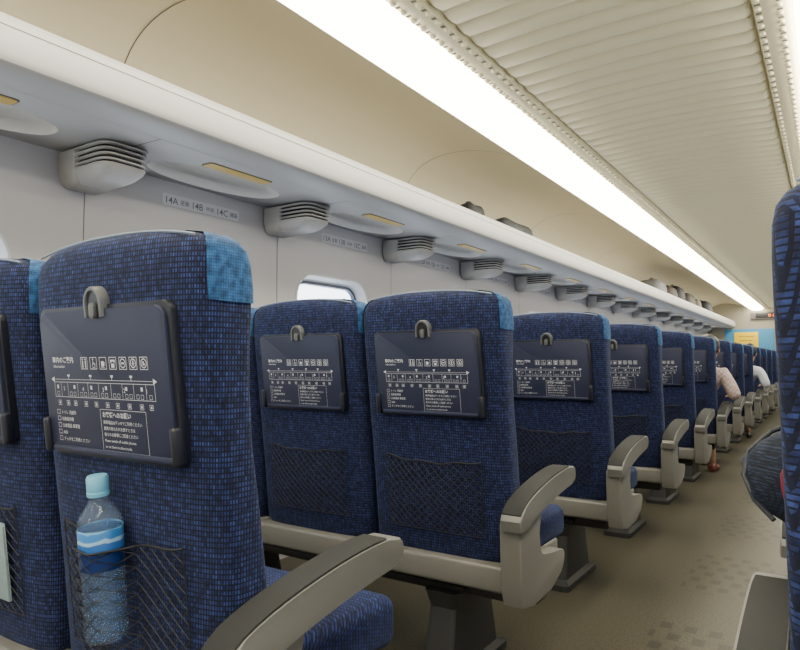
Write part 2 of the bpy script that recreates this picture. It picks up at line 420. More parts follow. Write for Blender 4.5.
# end wall
bm = bmesh.new(); rbox(bm, (CX, Y1+0.03, 1.25), (2*WL+0.2, 0.06, 2.5), 0); struct(link('wall_front', bm, mat('beige_end_wall', (0.34, 0.31, 0.24), 0.5), smooth=False))
bm = bmesh.new(); rbox(bm, (CX, Y0-0.03, 1.25), (2*WL+0.2, 0.06, 2.5), 0); struct(link('wall_back', bm, M['cove'], smooth=False))
bm = bmesh.new(); rbox(bm, (CX, Y1-0.02, 0.96), (0.72, 0.04, 1.92), 0.01)
d = struct(link('door_1', bm, mat('grey_door', (0.30, 0.30, 0.30), 0.4)))
bm = bmesh.new(); rbox(bm, (CX, Y1-0.045, 1.35), (0.30, 0.012, 0.55), 0.004); link('door_pane', bm, mat('dark_glass', (0.05, 0.06, 0.07), 0.1), d)
bm = bmesh.new(); rbox(bm, (CX+0.28, Y1-0.055, 1.0), (0.025, 0.03, 0.25), 0.008); link('door_handle', bm, M['latch'], d)
t = thing('information_display', 'dark overhead display with orange lettering above the door on the end wall', 'display', (CX, Y1, 2.0))
bm = bmesh.new(); rbox(bm, (-0.15, -0.03, 0.03), (1.35, 0.06, 0.17), 0.012); link('housing', bm, mat('brown_grey_housing', (0.13, 0.115, 0.10), 0.5), t)
bm = bmesh.new(); rbox(bm, (-0.15, -0.062, 0.03), (1.15, 0.006, 0.11), 0.002); link('screen', bm, M['black'], t)
bm = bmesh.new()
for k in range(5):
    for (dx, dz, w, h) in ((0, 0.025, 0.05, 0.01), (0, -0.02, 0.05, 0.01), (-0.02, 0, 0.01, 0.055), (0.018, 0.004, 0.01, 0.03 + 0.02*(k % 2))):
        rbox(bm, (-0.45+k*0.085+dx, -0.067, 0.03+dz), (w, 0.004, h), 0)
link('led_lettering', bm, mat('orange_led', (0.8, 0.15, 0.03), 0.5, emit=(1, 0.22, 0.05), estr=1.5), t, smooth=False)
t = thing('wall_poster', 'light blue and yellow poster on the end wall left of the door', 'poster', (-1.53, Y1, 1.46))
bm = bmesh.new(); rbox(bm, (0.02, -0.006, 0.0), (0.98, 0.012, 0.56), 0.004); link('blue_sheet', bm, mat('sky_blue_paper', (0.06, 0.26, 0.48), 0.7), t)
bm = bmesh.new(); rbox(bm, (-0.04, -0.016, 0.0), (0.48, 0.008, 0.42), 0.002); link('yellow_sheet', bm, mat('yellow_paper', (0.85, 0.56, 0.005), 0.7), t)
bm = bmesh.new()
for k in range(3): rbox(bm, (-0.04, -0.0215, 0.11-k*0.09), (0.30-0.05*(k % 2), 0.003, 0.014), 0)
link('printed_lines', bm, mat('brown_print', (0.30, 0.20, 0.03), 0.6), t)

# ------------------------------------------------------------------ seats
BZ = [(0.40, .230, .095, .185), (0.42, .244, .088, .195), (0.50, .250, .080, .200), (0.62, .251, .067, .19), (0.74, .251, .052, .172), (0.86, .251, .037, .150), (0.96, .252, .023, .142), (1.03, .253, .013, .142), (1.085, .254, .006, .146), (1.14, .254, .001, .145), (1.18, .253, .0, .140), (1.202, .249, .005, .132), (1.216, .239, .016, .120), (1.2235, .222, .030, .106), (1.225, .17, .05, .09)]
def back_ring(z, w, yr, yf, off=0, n=56, e=2/5, a_from=None, a_to=None):
    out = []
    yc = (yr+yf)/2; dd = (yf-yr)/2+off; w = w+off
    for k in range(n):
        a = 2*PI*(k+0.5)/n if a_from is None else a_from+(a_to-a_from)*k/(n-1)
        c_, s_ = math.cos(a), math.sin(a)
        x = w*math.copysign(abs(c_)**e, c_); y = yc+dd*math.copysign(abs(s_)**e, s_)
        k_ = max(0, min(1, (z-0.95)/0.27)); zz = z-0.026*abs(x/0.254)**2.4*k_
        if y < yc: y += 0.010*(abs(x)/0.254)**4
        out.append((x, y, zz+(off if z > 1.2 else 0)))
    return out
TH = math.atan2(0.034, 0.255)
TM = Matrix.Translation((0.008, 0.0345, 0.838)) @ Matrix(((1, 0, 0, 0), (0, -math.sin(TH), -math.cos(TH), 0), (0, math.cos(TH), -math.sin(TH), 0), (0, 0, 0, 1)))
def TP(u, v, d): return TM @ Vector((u, v, d))
TD = 0.0085
def notice_mesh():
    bm = bmesh.new(); D = TD+0.0005; K = 0.97
    def t(s, size, x, y, bold=0): text_bm(bm, s, size, lambda a, b: TP(a*K+x*K, b+y, D), bold=bold)
    def rect(u0, v0, u1, v1):
        bm.faces.new([bm.verts.new(TP(p[0]*K, p[1], D)) for p in ((u0, v0), (u1, v0), (u1, v1), (u0, v1))])
    def frame(u0, v0, u1, v1, w=0.0008):
        rect(u0, v0, u1, v0+w); rect(u0, v1-w, u1, v1); rect(u0, v0, u0+w, v1); rect(u1-w, v0, u1, v1)
    t('車内のご案内', 0.0118, -0.154, 0.164, 0.0002); t('Information', 0.0080, -0.152, 0.154)
    def disc(cu, cv, ro, ri=0.0, n=14):
        for i in range(n):
            a, b = 2*PI*i/n, 2*PI*(i+1)/n
            if ri > 0: bm.faces.new([bm.verts.new(TP((cu+r*math.cos(q))*K, cv+r*math.sin(q), D)) for r, q in ((ri, a), (ro, a), (ro, b), (ri, b))])
        if ri == 0: bm.faces.new([bm.verts.new(TP((cu+ro*math.cos(2*PI*i/n))*K, cv+ro*math.sin(2*PI*i/n), D)) for i in range(n)])
    for k in range(7):
        u = -0.060+k*0.0290; s_ = 0.021; cu = u+.0105
        frame(u, 0.152, u+s_, 0.173, 0.0010)
        if k == 0:      # two standing figures
            for dx in (-.0045, .0045): disc(cu+dx, .1690, .0017); rect(cu+dx-.0016, .1545, cu+dx+.0016, .1665)
        elif k == 1:    # wheelchair
            disc(cu+.001, .1585, .0046, .0036); disc(cu-.001, .1695, .0016); rect(cu-.0018, .160, cu-.0004, .167); rect(cu-.0018, .1615, cu+.0045, .1628); rect(cu+.0040, .1560, cu+.0053, .1620)
        elif k == 2:    # cup / vending
            rect(cu-.0050, .157, cu+.0030, .166); frame(cu+.0030, .159, cu+.0065, .164, .0007); rect(cu-.006, .1548, cu+.0045, .1556)
        elif k == 3:    # telephone
            rect(cu-.0065, .1655, cu+.0065, .1685); rect(cu-.0065, .1635, cu-.0035, .1665); rect(cu+.0035, .1635, cu+.0065, .1665); rect(cu-.0045, .1550, cu+.0045, .1620)
        else:
            disc(cu, .1625, .0080, .0064)
            if k == 4: rect(cu-.0035, .1610, cu+.0035, .1640)
            elif k == 5: rect(cu-.0012, .1580, cu+.0012, .1670); rect(cu-.0035, .1615, cu+.0035, .1630)
            else: rect(cu-.0026, .1590, cu+.0004, .1660); rect(cu+.0010, .1590, cu+.0030, .1625)
    rect(-0.152, 0.1328, 0.144, 0.1335)
    for u, sg in ((-0.163, 1), (0.155, -1)):
        bm.faces.new([bm.verts.new(TP((u+sg*a)*K, 0.133+b, D)) for a, b in ((0, 0), (0.010, 0.005), (0.010, -0.005))])
    for u in (-0.105, -0.035, 0.03, 0.085):
        rect(u, 0.133, u+0.0012, 0.1405); rect(u-0.003, 0.1385, u+0.0045, 0.1420)
    frame(-0.154, 0.101, 0.148, 0.1285, 0.0008)
    for u0 in (-0.132, -0.110, -0.078, -0.045, -0.012, 0.025, 0.058, 0.090, 0.124): rect(u0, 0.101, u0+0.0007, 0.128)
    for k in range(5):
        u = -0.125+k*0.062; t(str(5-k), 0.0110, u, 0.1130)
    for u in (-0.147, -0.104, -0.092, -0.070, -0.058, -0.038, -0.026, -0.005, 0.007, 0.031, 0.043, 0.066, 0.078, 0.097, 0.109, 0.132): frame(u, 0.1035, u+0.0075, 0.1110, 0.0006)
    for u in (-0.147, -0.092, -0.038, 0.007, 0.066, 0.109): rect(u+0.001, 0.1165, u+0.0065, 0.1230)
    for k, u in enumerate((-0.146, -0.118, -0.094, -0.060, -0.028, 0.006, 0.036, 0.070, 0.104, 0.130)):
        frame(u, 0.086, u+0.010, 0.0950, 0.0007); rect(u+.003, .0885, u+.0070, .0925)
    for k, s in enumerate(('トイレ 洗面所', '自動販売機', '公衆電話 車掌室', 'AED', 'デッキをご利用ください')):
        t(s, 0.0078, -0.140, 0.070-k*0.0122)
        frame(-0.154, 0.0695-k*0.0122, -0.144, 0.0775-k*0.0122, 0.0007)
    t('お客様へのお願い', 0.0105, -0.008, 0.0700, 0.0002)
    for k, s in enumerate(('携帯電話はデッキでご利用ください', '座席の背もたれを倒すときは', '後ろのお客様にご配慮ください', 'Please switch off mobile phones', 'or set them to silent mode.')):
        t(s, 0.0070, -0.007, 0.0580-k*0.0105)
    frame(-0.014, 0.0110, 0.118, 0.083, 0.0007)
    return bm

def net_mesh(bulge=None, sag=0.014):
    bm = bmesh.new()
    W, Z0, Z1 = 0.172, 0.475, 0.702
    def surf(u, v):
        x = u*W; z = Z0+(Z1-Z0)*v
        yb = 0.088-(z-0.45)*0.125
        y = yb - 0.004 - 0.016*(1-u*u)*math.sin(PI*min(1, v*0.8+0.15))
        if bulge is not None:
            dx = abs(x-bulge)
            y = yb-0.004-0.008*(1-u*u)
            g = 1 if dx < 0.018 else max(0, 1-((dx-0.018)/0.036))
            g = g*g*(3-2*g)
            y = min(y, yb-0.004-0.074*g)
        z -= sag*(1-u*u)*v + 0.003*math.sin(u*9)*v
        x += 0.004*math.sin(v*7+u*5)*(1-u*u)
        return Vector((x, y, z))
    nu, nv = 13, 9
    for k in range(-nv, nu+1):
        for dr in (1, -1):
            pts = []
            K = 18
            for i in range(K+1):
                a, v = -1+2*(k+nv*i/K)/nu, i/K
                if -1 <= a <= 1: pts.append(surf(a*dr, v))
            if len(pts) > 1: tube(bm, pts, 0.0009, 4, False)
    edge = bmesh.new()
    for a, b in (((-1, 0), (-1, 1)), ((1, 0), (1, 1)), ((-1, 0), (1, 0))):
        tube(edge, [surf(a[0]+(b[0]-a[0])*i/24, a[1]+(b[1]-a[1])*i/24) for i in range(25)], 0.0010, 5)
    tube(edge, [surf(-1+i/30, 1) for i in range(61)], 0.0022, 6)
    return bm, edge

def make_seat(arm, name='train_seat', netb=None, cov=-24, a0=0.258, a1=0.330):
    t = thing(name, '', 'seat')
    bm = bmesh.new(); loft(bm, [back_ring(*r) for r in BZ]); link('backrest', bm, M['fab'], t, ang=70)
    bm = bmesh.new()
    rs = [back_ring(*r, off=0.003, n=44, a_from=R(cov), a_to=R(180-cov)) for r in [(1.112, .254, .004, .146), (1.118, .254, .003, .146)]+BZ[9:]]
    V = loft(bm, rs, False, False, closed=False)
    bm.faces.new(V[-1])
    link('headrest_cover', bm, M['cover'], t, ang=70)
    bm = bmesh.new(); tube(bm, [(x/40*0.225, 0.022, 1.2185-0.026*abs(x/40*0.225/0.254)**2.4+0.0015) for x in range(-40, 41, 4)], 0.0024, 5)
    link('piping', bm, mat_pip, t)
    bm = bmesh.new(); rbox(bm, (0, 0.345, 0.445), (0.504, 0.43, 0.110), 0.032, 4)
    link('cushion', bm, M['fab_side'], t)
    bm = bmesh.new(); rbox(bm, (0, 0.27, 0.364), (0.503, 0.42, 0.078), 0.012, 3); link('seat_shell', bm, M['shell'], t)
    bm = bmesh.new(); extrude_poly(bm, rrect(-0.190, -0.006, 0.190, 0.262, 0.018, 5), TP, -0.018, 0.002, 0.002); link('tray_bezel', bm, M['bezel'], t)
    bm = bmesh.new(); extrude_poly(bm, rrect(-0.181, 0.004, 0.181, 0.255, 0.022, 5), TP, 0.0, TD, 0.003, 3)
    rbox(bm, (0, 0.006, 0.006), (0.345, 0.012, 0.012), 0.004, 2, TM)
    tray = link('tray_table', bm, M['tray'], t)
    o = bpy.data.objects.new('printed_notice', NOTICE); C.objects.link(o); o.parent = tray; o['label'] = 'white printed passenger notice'
    for sg in (-1, 1):
        bm = bmesh.new(); rbox(bm, (sg*0.184, 0.030, 0.006), (0.016, 0.064, 0.022), 0.006, 3, TM); link('tray_hinge', bm, M['bezel'], t)
    # latch : arched clip with a dark middle and a tongue that holds the tray
    bm = bmesh.new(); n = 14
    def el(a_, b_, d_):
        p = [(a_*math.cos(PI*k/n), 0.264+b_*math.sin(PI*k/n)) for k in range(n+1)]
        p = [(a_, 0.242)]+p+[(-a_, 0.242)]
        return [TP(u, v, d_) for u, v in p]
    loft(bm, [el(.026, .030, -.004), el(.026, .030, .012), el(.024, .028, .0145), el(.020, .0235, .0145), el(.0185, .0215, .012), el(.018, .021, .0)], False, False, closed=False)
    lt = link('tray_latch', bm, M['latch'], t, ang=40)
    bm = bmesh.new(); bm.faces.new([bm.verts.new(p) for p in el(.0195, .0225, .0105)]); link('latch_recess', bm, M['black'], lt)
    bm = bmesh.new(); extrude_poly(bm, rrect(-0.0075, 0.240, 0.0075, 0.266, 0.005, 5), TP, 0.006, 0.0165, 0.003); link('latch_knob', bm, M['latch'], lt)
    if netb is None:
        o = bpy.data.objects.new('net_pocket', NET); C.objects.link(o); o.parent = t
        e = bpy.data.objects.new('net_edging', NETE); C.objects.link(e); e.parent = o
    else:
        a, b = net_mesh(netb); o = link('net_pocket', a, M['net'], t); link('net_edging', b, M['net'], o)
    if arm:
        X = lambda a: arm*a
        sh = 0.022 if netb is not None else 0.0
        TOP = bez([(-.022, .560), (-.005, .605), (.06, .617), (.20, .650), (.33, .663), (.418, .657)], 14)
        prof = TOP+bez([(.428, .654), (.447, .642), (.444, .616), (.430, .608)], 5)+bez([(.40, .602), (.25, .588), (.12, .564), (.03, .536)], 8)+[(0.0, .526), (-.016, .530)]
        bm = bmesh.new(); extrude_poly(bm, prof, lambda a, b, d: (X(d), a+sh, b), a0+.007, a1, 0.006, 3)
        ar = link('armrest', bm, M['arm'], t, ang=30)
        top = TOP[1:14]
        poly = [(a, b+0.004) for a, b in top]+[(a, b-0.010) for a, b in top[::-1]]
        bm = bmesh.new(); extrude_poly(bm, poly, lambda a, b, d: (X(d), a+sh, b), a0+.009, a1-.004, 0.003, 2); link('armrest_pad', bm, M['pad'], ar, ang=30)
        pp = [(-.004, .545), (.02, .552), (.10, .570), (.175, .582)]+bez([(.158, .54), (.142, .50), (.138, .455), (.146, .428), (.18, .420)], 7)+[(.24, .416), (.33, .406)]+bez([(.352, .402), (.372, .390), (.364, .362), (.33, .335)], 5)+[(.24, .305), (.10, .298), (.02, .315), (.004, .36)]
        bm = bmesh.new(); extrude_poly(bm, pp, lambda a, b, d: (X(d), a+sh, b), 0.255, a1-.014, 0.006, 3); link('side_panel', bm, M['shell'], t, ang=30)
        bm = bmesh.new(); rbox(bm, (X(0.285), 0.20, 0.288), (0.03, 0.07, 0.018), 0.006); tube(bm, [(X(0.285), 0.17, 0.287), (X(0.285), 0.14, 0.29), (X(0.28), 0.13, 0.305)], 0.006)
        link('recline_lever', bm, M['black'], t)
    return t

mat_pip = mat('pale_piping', (0.20, 0.25, 0.33), 0.6)
nb = notice_mesh()
NOTICE = bpy.data.meshes.new('printed_notice'); nb.to_mesh(NOTICE); nb.free(); NOTICE.materials.append(M['print'])
a, b = net_mesh()
NET = bpy.data.meshes.new('net_pocket'); a.to_mesh(NET); a.free(); NET.materials.append(M['net'])
NETE = bpy.data.meshes.new('net_edging'); b.to_mesh(NETE); b.free(); NETE.materials.append(M['net'])

LX = {'C': -1.048, 'B': -1.565, 'A': -2.082}
RX = {'D': 0.200, 'E': 0.717}
word = {'C': 'aisle', 'B': 'middle', 'A': 'window'}
protos = {'C': make_seat(1), 'B': make_seat(0), 'D': make_seat(-1, cov=15, a0=0.250, a1=0.316)}
used = set()
def seat(kind, loc, label, group):
    k = {'C': 'C', 'B': 'B', 'A': 'B', 'D': 'D', 'E': 'B'}[kind]
    if k in used: s = copy_tree(protos[k])
    else: s = protos[k]; used.add(k)
    s.location = loc; s['label'] = label; s['group'] = group
    return s
NR = 15
BOT = 0.003
RY = 0.81
def LY(n): return 0.640 if n == 0 else 0.667+ROW*n
for n in range(NR):
    y = LY(n)
    for c in 'CBA':
        if n == 0 and c == 'A': continue
        row = 'in the %s row from the camera' % ORD[n]
        if n == 0 and c == 'C':
            s = make_seat(1, netb=BOT); s.location = (LX[c], y, 0)
            s['label'] = 'nearest blue aisle seat with a water bottle in its net pocket'; s['group'] = 'left aisle seats'
            continue
        extra = {(0, 'B'): 'blue seat back cut off at the left edge, beside the bottle seat'}.get((n, c))
        seat(c, (LX[c]-(0.014 if n == 0 else 0), y, 0), extra or 'blue left-hand %s seat %s' % (word[c], row), 'left %s seats' % word[c])
    yr = RY+ROW*n
    for c in 'DE':
        lab = 'dark blue seat back cut off at the right edge of the photo' if (n, c) == (0, 'D') else 'blue right-hand %s seat in the %s row from the camera' % ('aisle' if c == 'D' else 'window', ORD[n])
        seat(c, (RX[c], yr, 0), lab, 'right %s seats' % ('aisle' if c == 'D' else 'window'))

# pedestals
def make_base(wid):
    t = thing('seat_pedestal', '', 'seat base')
    bm = bmesh.new(); rbox(bm, (0, 0.26, 0.292), (wid, 0.20, 0.05), 0.008); link('crossbeam', bm, M['darkgrey'], t)
    for sg in (-1, 1):
        bm = bmesh.new(); x = sg*(wid/2-0.22)
        def rr(z, a, b, yc=0.26): return [(x+p[0], yc+p[1], z) for p in rrect(-a, -b, a, b, 0.02, 3)]
        loft(bm, [rr(0.001, 0.075, 0.21), rr(0.025, 0.075, 0.21), rr(0.04, 0.055, 0.17), rr(0.22, 0.05, 0.13), rr(0.275, 0.06, 0.15)])
        link('leg', bm, M['darkgrey'], t, ang=30)
    bm = bmesh.new(); rbox(bm, (0, 0.15, 0.285), (wid*0.8, 0.03, 0.03), 0.008); link('linkage_rail', bm, M['black'], t)
    return t
b3 = make_base(1.45); b2 = make_base(0.95)
for n in range(NR):
    b = b3 if n == 0 else copy_tree(b3); b.location = (-1.56, LY(n), 0); b['label'] = 'dark metal pedestal under the left-hand seats of the %s row' % ORD[n]; b['group'] = 'left seat pedestals'
    b = b2 if n == 0 else copy_tree(b2); b.location = (0.455, RY+ROW*n, 0); b['label'] = 'dark metal pedestal under the right-hand seats of the %s row' % ORD[n]; b['group'] = 'right seat pedestals'

# ------------------------------------------------------------------ bottle
def bottle():
    bx, by, bz = LX['C']+BOT, LY(0)+0.034, 0.530
    t = thing('water_bottle', 'clear plastic water bottle with light blue cap in the net pocket', 'bottle', (bx, by, bz))
    t.rotation_euler = (R(5.5), 0, 0); t.scale = (1.06, 1.06, 1.02)
    pet = bpy.data.materials.new('clear_pet'); pet.use_nodes = True; b = pet.node_tree.nodes['Principled BSDF']
    b.inputs['Base Color'].default_value = (0.45, 0.62, 0.85, 1); b.inputs['Roughness'].default_value = 0.03; b.inputs['Alpha'].default_value = 0.10; b.inputs['Coat Weight'].default_value = 1.0; b.inputs['Coat Roughness'].default_value = 0.03
    prof = [(0.022, 0.0), (0.031, 0.003), (0.034, 0.012), (0.0335, 0.03), (0.032, 0.034), (0.034, 0.040), (0.034, 0.060), (0.032, 0.065), (0.034, 0.070), (0.034, 0.085), (0.032, 0.090), (0.034, 0.095), (0.034, 0.125), (0.0335, 0.128), (0.0335, 0.190), (0.034, 0.193), (0.0335, 0.200), (0.030, 0.210), (0.020, 0.224), (0.0145, 0.232), (0.0135, 0.240), (0.0135, 0.250)]
    bm = bmesh.new(); lathe(bm, prof, n=28); link('body', bm, pet, t, ang=50)
    bm = bmesh.new(); lathe(bm, [(0.029, 0.006), (0.0310, 0.012), (0.0310, 0.180), (0.0305, 0.187)], n=24)
    w = mat('water', (0.03, 0.09, 0.26), 0.03, alpha=0.30); link('water', bm, w, t)
    bm = bmesh.new(); lathe(bm, [(0.0340, 0.122), (0.0344, 0.123), (0.0344, 0.188), (0.0340, 0.189)], n=28, cap=False)
    lm = bpy.data.materials.new('bottle_label'); lm.use_nodes = True; N = lm.node_tree.nodes; b = N['Principled BSDF']; b.inputs['Roughness'].default_value = 0.3
    tc = N.new('ShaderNodeTexCoord'); sp = N.new('ShaderNodeSeparateXYZ')
    nz = N.new('ShaderNodeTexNoise'); nz.inputs['Scale'].default_value = 40; nz.inputs['Detail'].default_value = 1
    ad = N.new('ShaderNodeMath'); ad.operation = 'MULTIPLY_ADD'; ad.inputs[1].default_value = 0.014
    cr = N.new('ShaderNodeValToRGB'); cr.color_ramp.interpolation = 'CONSTANT'; E = cr.color_ramp.elements
    E[0].position = 0.0; E[0].color = (0.008, 0.030, 0.15, 1); E[1].position = 0.93; E[1].color = (0.16, 0.38, 0.62, 1)
    e = E.new(0.45); e.color = (0.03, 0.13, 0.42, 1); e = E.new(0.66); e.color = (0.30, 0.48, 0.68, 1); e = E.new(0.74); e.color = (0.04, 0.20, 0.52, 1)
    mr = N.new('ShaderNodeMapRange'); mr.inputs[1].default_value = 0.128; mr.inputs[2].default_value = 0.198
    L = lm.node_tree.links.new; L(tc.outputs['Object'], sp.inputs[0]); L(tc.outputs['Object'], nz.inputs['Vector'])
    L(nz.outputs['Fac'], ad.inputs[0]); L(sp.outputs[2], ad.inputs[2]); L(ad.outputs[0], mr.inputs[0]); L(mr.outputs[0], cr.inputs[0]); L(cr.outputs[0], b.inputs['Base Color'])
    link('wrap_label', bm, lm, t)
    bm = bmesh.new(); lathe(bm, [(0.0165, 0.240), (0.0172, 0.242), (0.0172, 0.247), (0.0160, 0.248), (0.0168, 0.250), (0.0168, 0.270), (0.0150, 0.274)], n=24); link('cap', bm, mat('light_blue_cap', (0.16, 0.46, 0.66), 0.35), t)
bottle()
bm = bmesh.new()
rbox(bm, (0, 0, 0.08), (0.09, 0.004, 0.16), 0.0015)
rbox(bm, (0.004, 0.003, 0.083), (0.085, 0.002, 0.165), 0.0008)
o = link('folded_pamphlet', bm, mat('pale_green_grey_paper', (0.24, 0.31, 0.33), 0.6, bump=0.2, bscale=60)); o.location = (LX['B']+0.076, LY(0)+0.068, 0.50)
o.rotation_euler = (R(7), 0, 0)
tag(o, 'pale folded pamphlet in the net pocket at the left edge', 'pamphlet')

# ------------------------------------------------------------------ luggage
def bag(name, loc, size, col, label, cat='bag', handle=True, group=None, rz=0, rough=0.7):
    t = thing(name, label, cat, loc, group, rz)
    m = mat(name+'_cloth', col, rough, bump=0.3, bscale=30)
    sx, sy, sz = size
    bm = bmesh.new(); rings = []
    for z, k in ((0, .86), (0.04, .97), (.3, 1.0), (.6, .98), (.85, .90), (.96, .76), (1.0, .55)):
        rings.append([(sx/2*k*math.copysign(abs(math.cos(a))**.55, math.cos(a)), sy/2*k*math.copysign(abs(math.sin(a))**.55, math.sin(a)), z*sz+0.008*math.sin(3*a+z*5)*(z > 0.1)) for a in [2*PI*i/28 for i in range(28)]])
    loft(bm, rings); link('bag_body', bm, m, t, ang=60)
    bm = bmesh.new(); tube(bm, [(sx*.51*math.cos(a), sy*.51*math.sin(a)*1.02, sz*.62) for a in [PI*i/10+PI for i in range(11)]], 0.004); link('zip', bm, M['latch'], t)
    if handle:
        bm = bmesh.new(); tube(bm, [(0, -sy*.22, sz*.96), (0, -sy*.18, sz*1.08), (0, 0, sz*1.14), (0, sy*.18, sz*1.08), (0, sy*.22, sz*.96)], 0.008); link('handle', bm, M['black'], t)
    return t
g = 'luggage on the left rack'
RZ = 1.868
bag('small_bag', (-1.950, 3.78, RZ), (0.16, 0.24, 0.160), (0.010, 0.010, 0.013), 'small black bag poking over the rack lip, nearest of the luggage', group=g)
bag('duffel_bag', (-1.950, 4.45, RZ), (0.18, 0.62, 0.160), (0.012, 0.015, 0.017), 'long low black duffel bag on the rack, second from the camera', group=g, handle=False)
bag('travel_bag', (-2.03, 9.4, RZ), (0.34, 0.55, 0.26), (0.16, 0.16, 0.165), 'light grey travel bag first in the far luggage cluster', group=g)
bag('suitcase', (-2.03, 10.1, RZ), (0.36, 0.60, 0.24), (0.035, 0.022, 0.018), 'dark brown suitcase behind the light grey travel bag on the rack', 'suitcase', group=g)
bag('backpack', (-2.03, 10.8, RZ), (0.34, 0.50, 0.30), (0.012, 0.012, 0.016), 'black bulging backpack behind the brown suitcase on the rack', 'backpack', group=g)
bag('travel_bag', (-2.03, 11.7, RZ), (0.34, 0.55, 0.27), (0.06, 0.052, 0.045), 'grey-brown travel bag behind the black backpack on the rack', group=g)
bag('shopping_bag', (-2.00, 12.5, RZ), (0.24, 0.32, 0.24), (0.16, 0.13, 0.10), 'beige shopping bag behind the grey-brown travel bag', group=g)
bag('suitcase', (-2.03, 13.5, RZ), (0.36, 0.62, 0.28), (0.015, 0.015, 0.02), 'farthest dark suitcase on the left rack near the end wall', 'suitcase', group=g)

# dark bag on the right front seat
t = thing('shoulder_bag', 'dark mesh-sided bag with a dull red pouch bulging over the right aisle seat armrest', 'bag', (RX['D'], RY+0.44, 0.503))
bm = bmesh.new(); rings = []
for z, x0, x1, y0, y1 in ((0, -.20, .12, -.12, .12), (.03, -.225, .15, -.14, .15), (.16, -.232, .17, -.15, .17), (.215, -.24, .17, -.15, .17), (.232, -.262, .17, -.15, .17), (.250, -.288, .165, -.15, .17), (.27, -.310, .16, -.14, .18), (.295, -.328, .15, -.14, .18), (.32, -.334, .14, -.135, .175), (.345, -.326, .12, -.125, .17), (.370, -.300, .09, -.11, .14), (.390, -.265, .04, -.09, .12), (.400, -.225, -.02, -.06, .08)):
    cx, cy, a_, b_ = (x0+x1)/2, (y0+y1)/2, (x1-x0)/2, (y1-y0)/2
    ring = []
    for i in range(64):
        q = 2*PI*i/64
        f = 1+0.026*math.sin(9*q+z*42)+0.020*math.sin(5*q-z*60)*(z > .2)
        ring.append((cx+a_*f*math.copysign(abs(math.cos(q))**.8, math.cos(q)), cy+b_*f*math.copysign(abs(math.sin(q))**.8, math.sin(q)), z+0.008*math.sin(4*q+z*30)*(z > .05)))
    rings.append(ring)
loft(bm, rings); link('bag_body', bm, fabric('black_mesh_cloth', (0.010, 0.017, 0.040), (0.018, 0.030, 0.064), (0.005, 0.008, 0.018), 0.005, 0.005, 0.0012, 0.03), t, ang=60)
bm = bmesh.new(); tube(bm, [(-.280, -.09, .255), (-.308, -.07, .280), (-.324, -.05, .315), (-.318, -.03, .350), (-.285, -.01, .383), (-.235, .01, .404), (-.18, .02, .404)], 0.004, 8); link('strap', bm, mat('dark_strap', (0.010, 0.014, 0.022), 0.6), t)
bm = bmesh.new(); lathe(bm, [(0.004, 0), (0.012, 0.006), (0.015, 0.022), (0.015, 0.040), (0.010, 0.054), (0.004, 0.058)], (-.252, -.138, .292), 16); link('red_pouch', bm, mat('red_cloth', (0.16, 0.012, 0.03), 0.6), t)

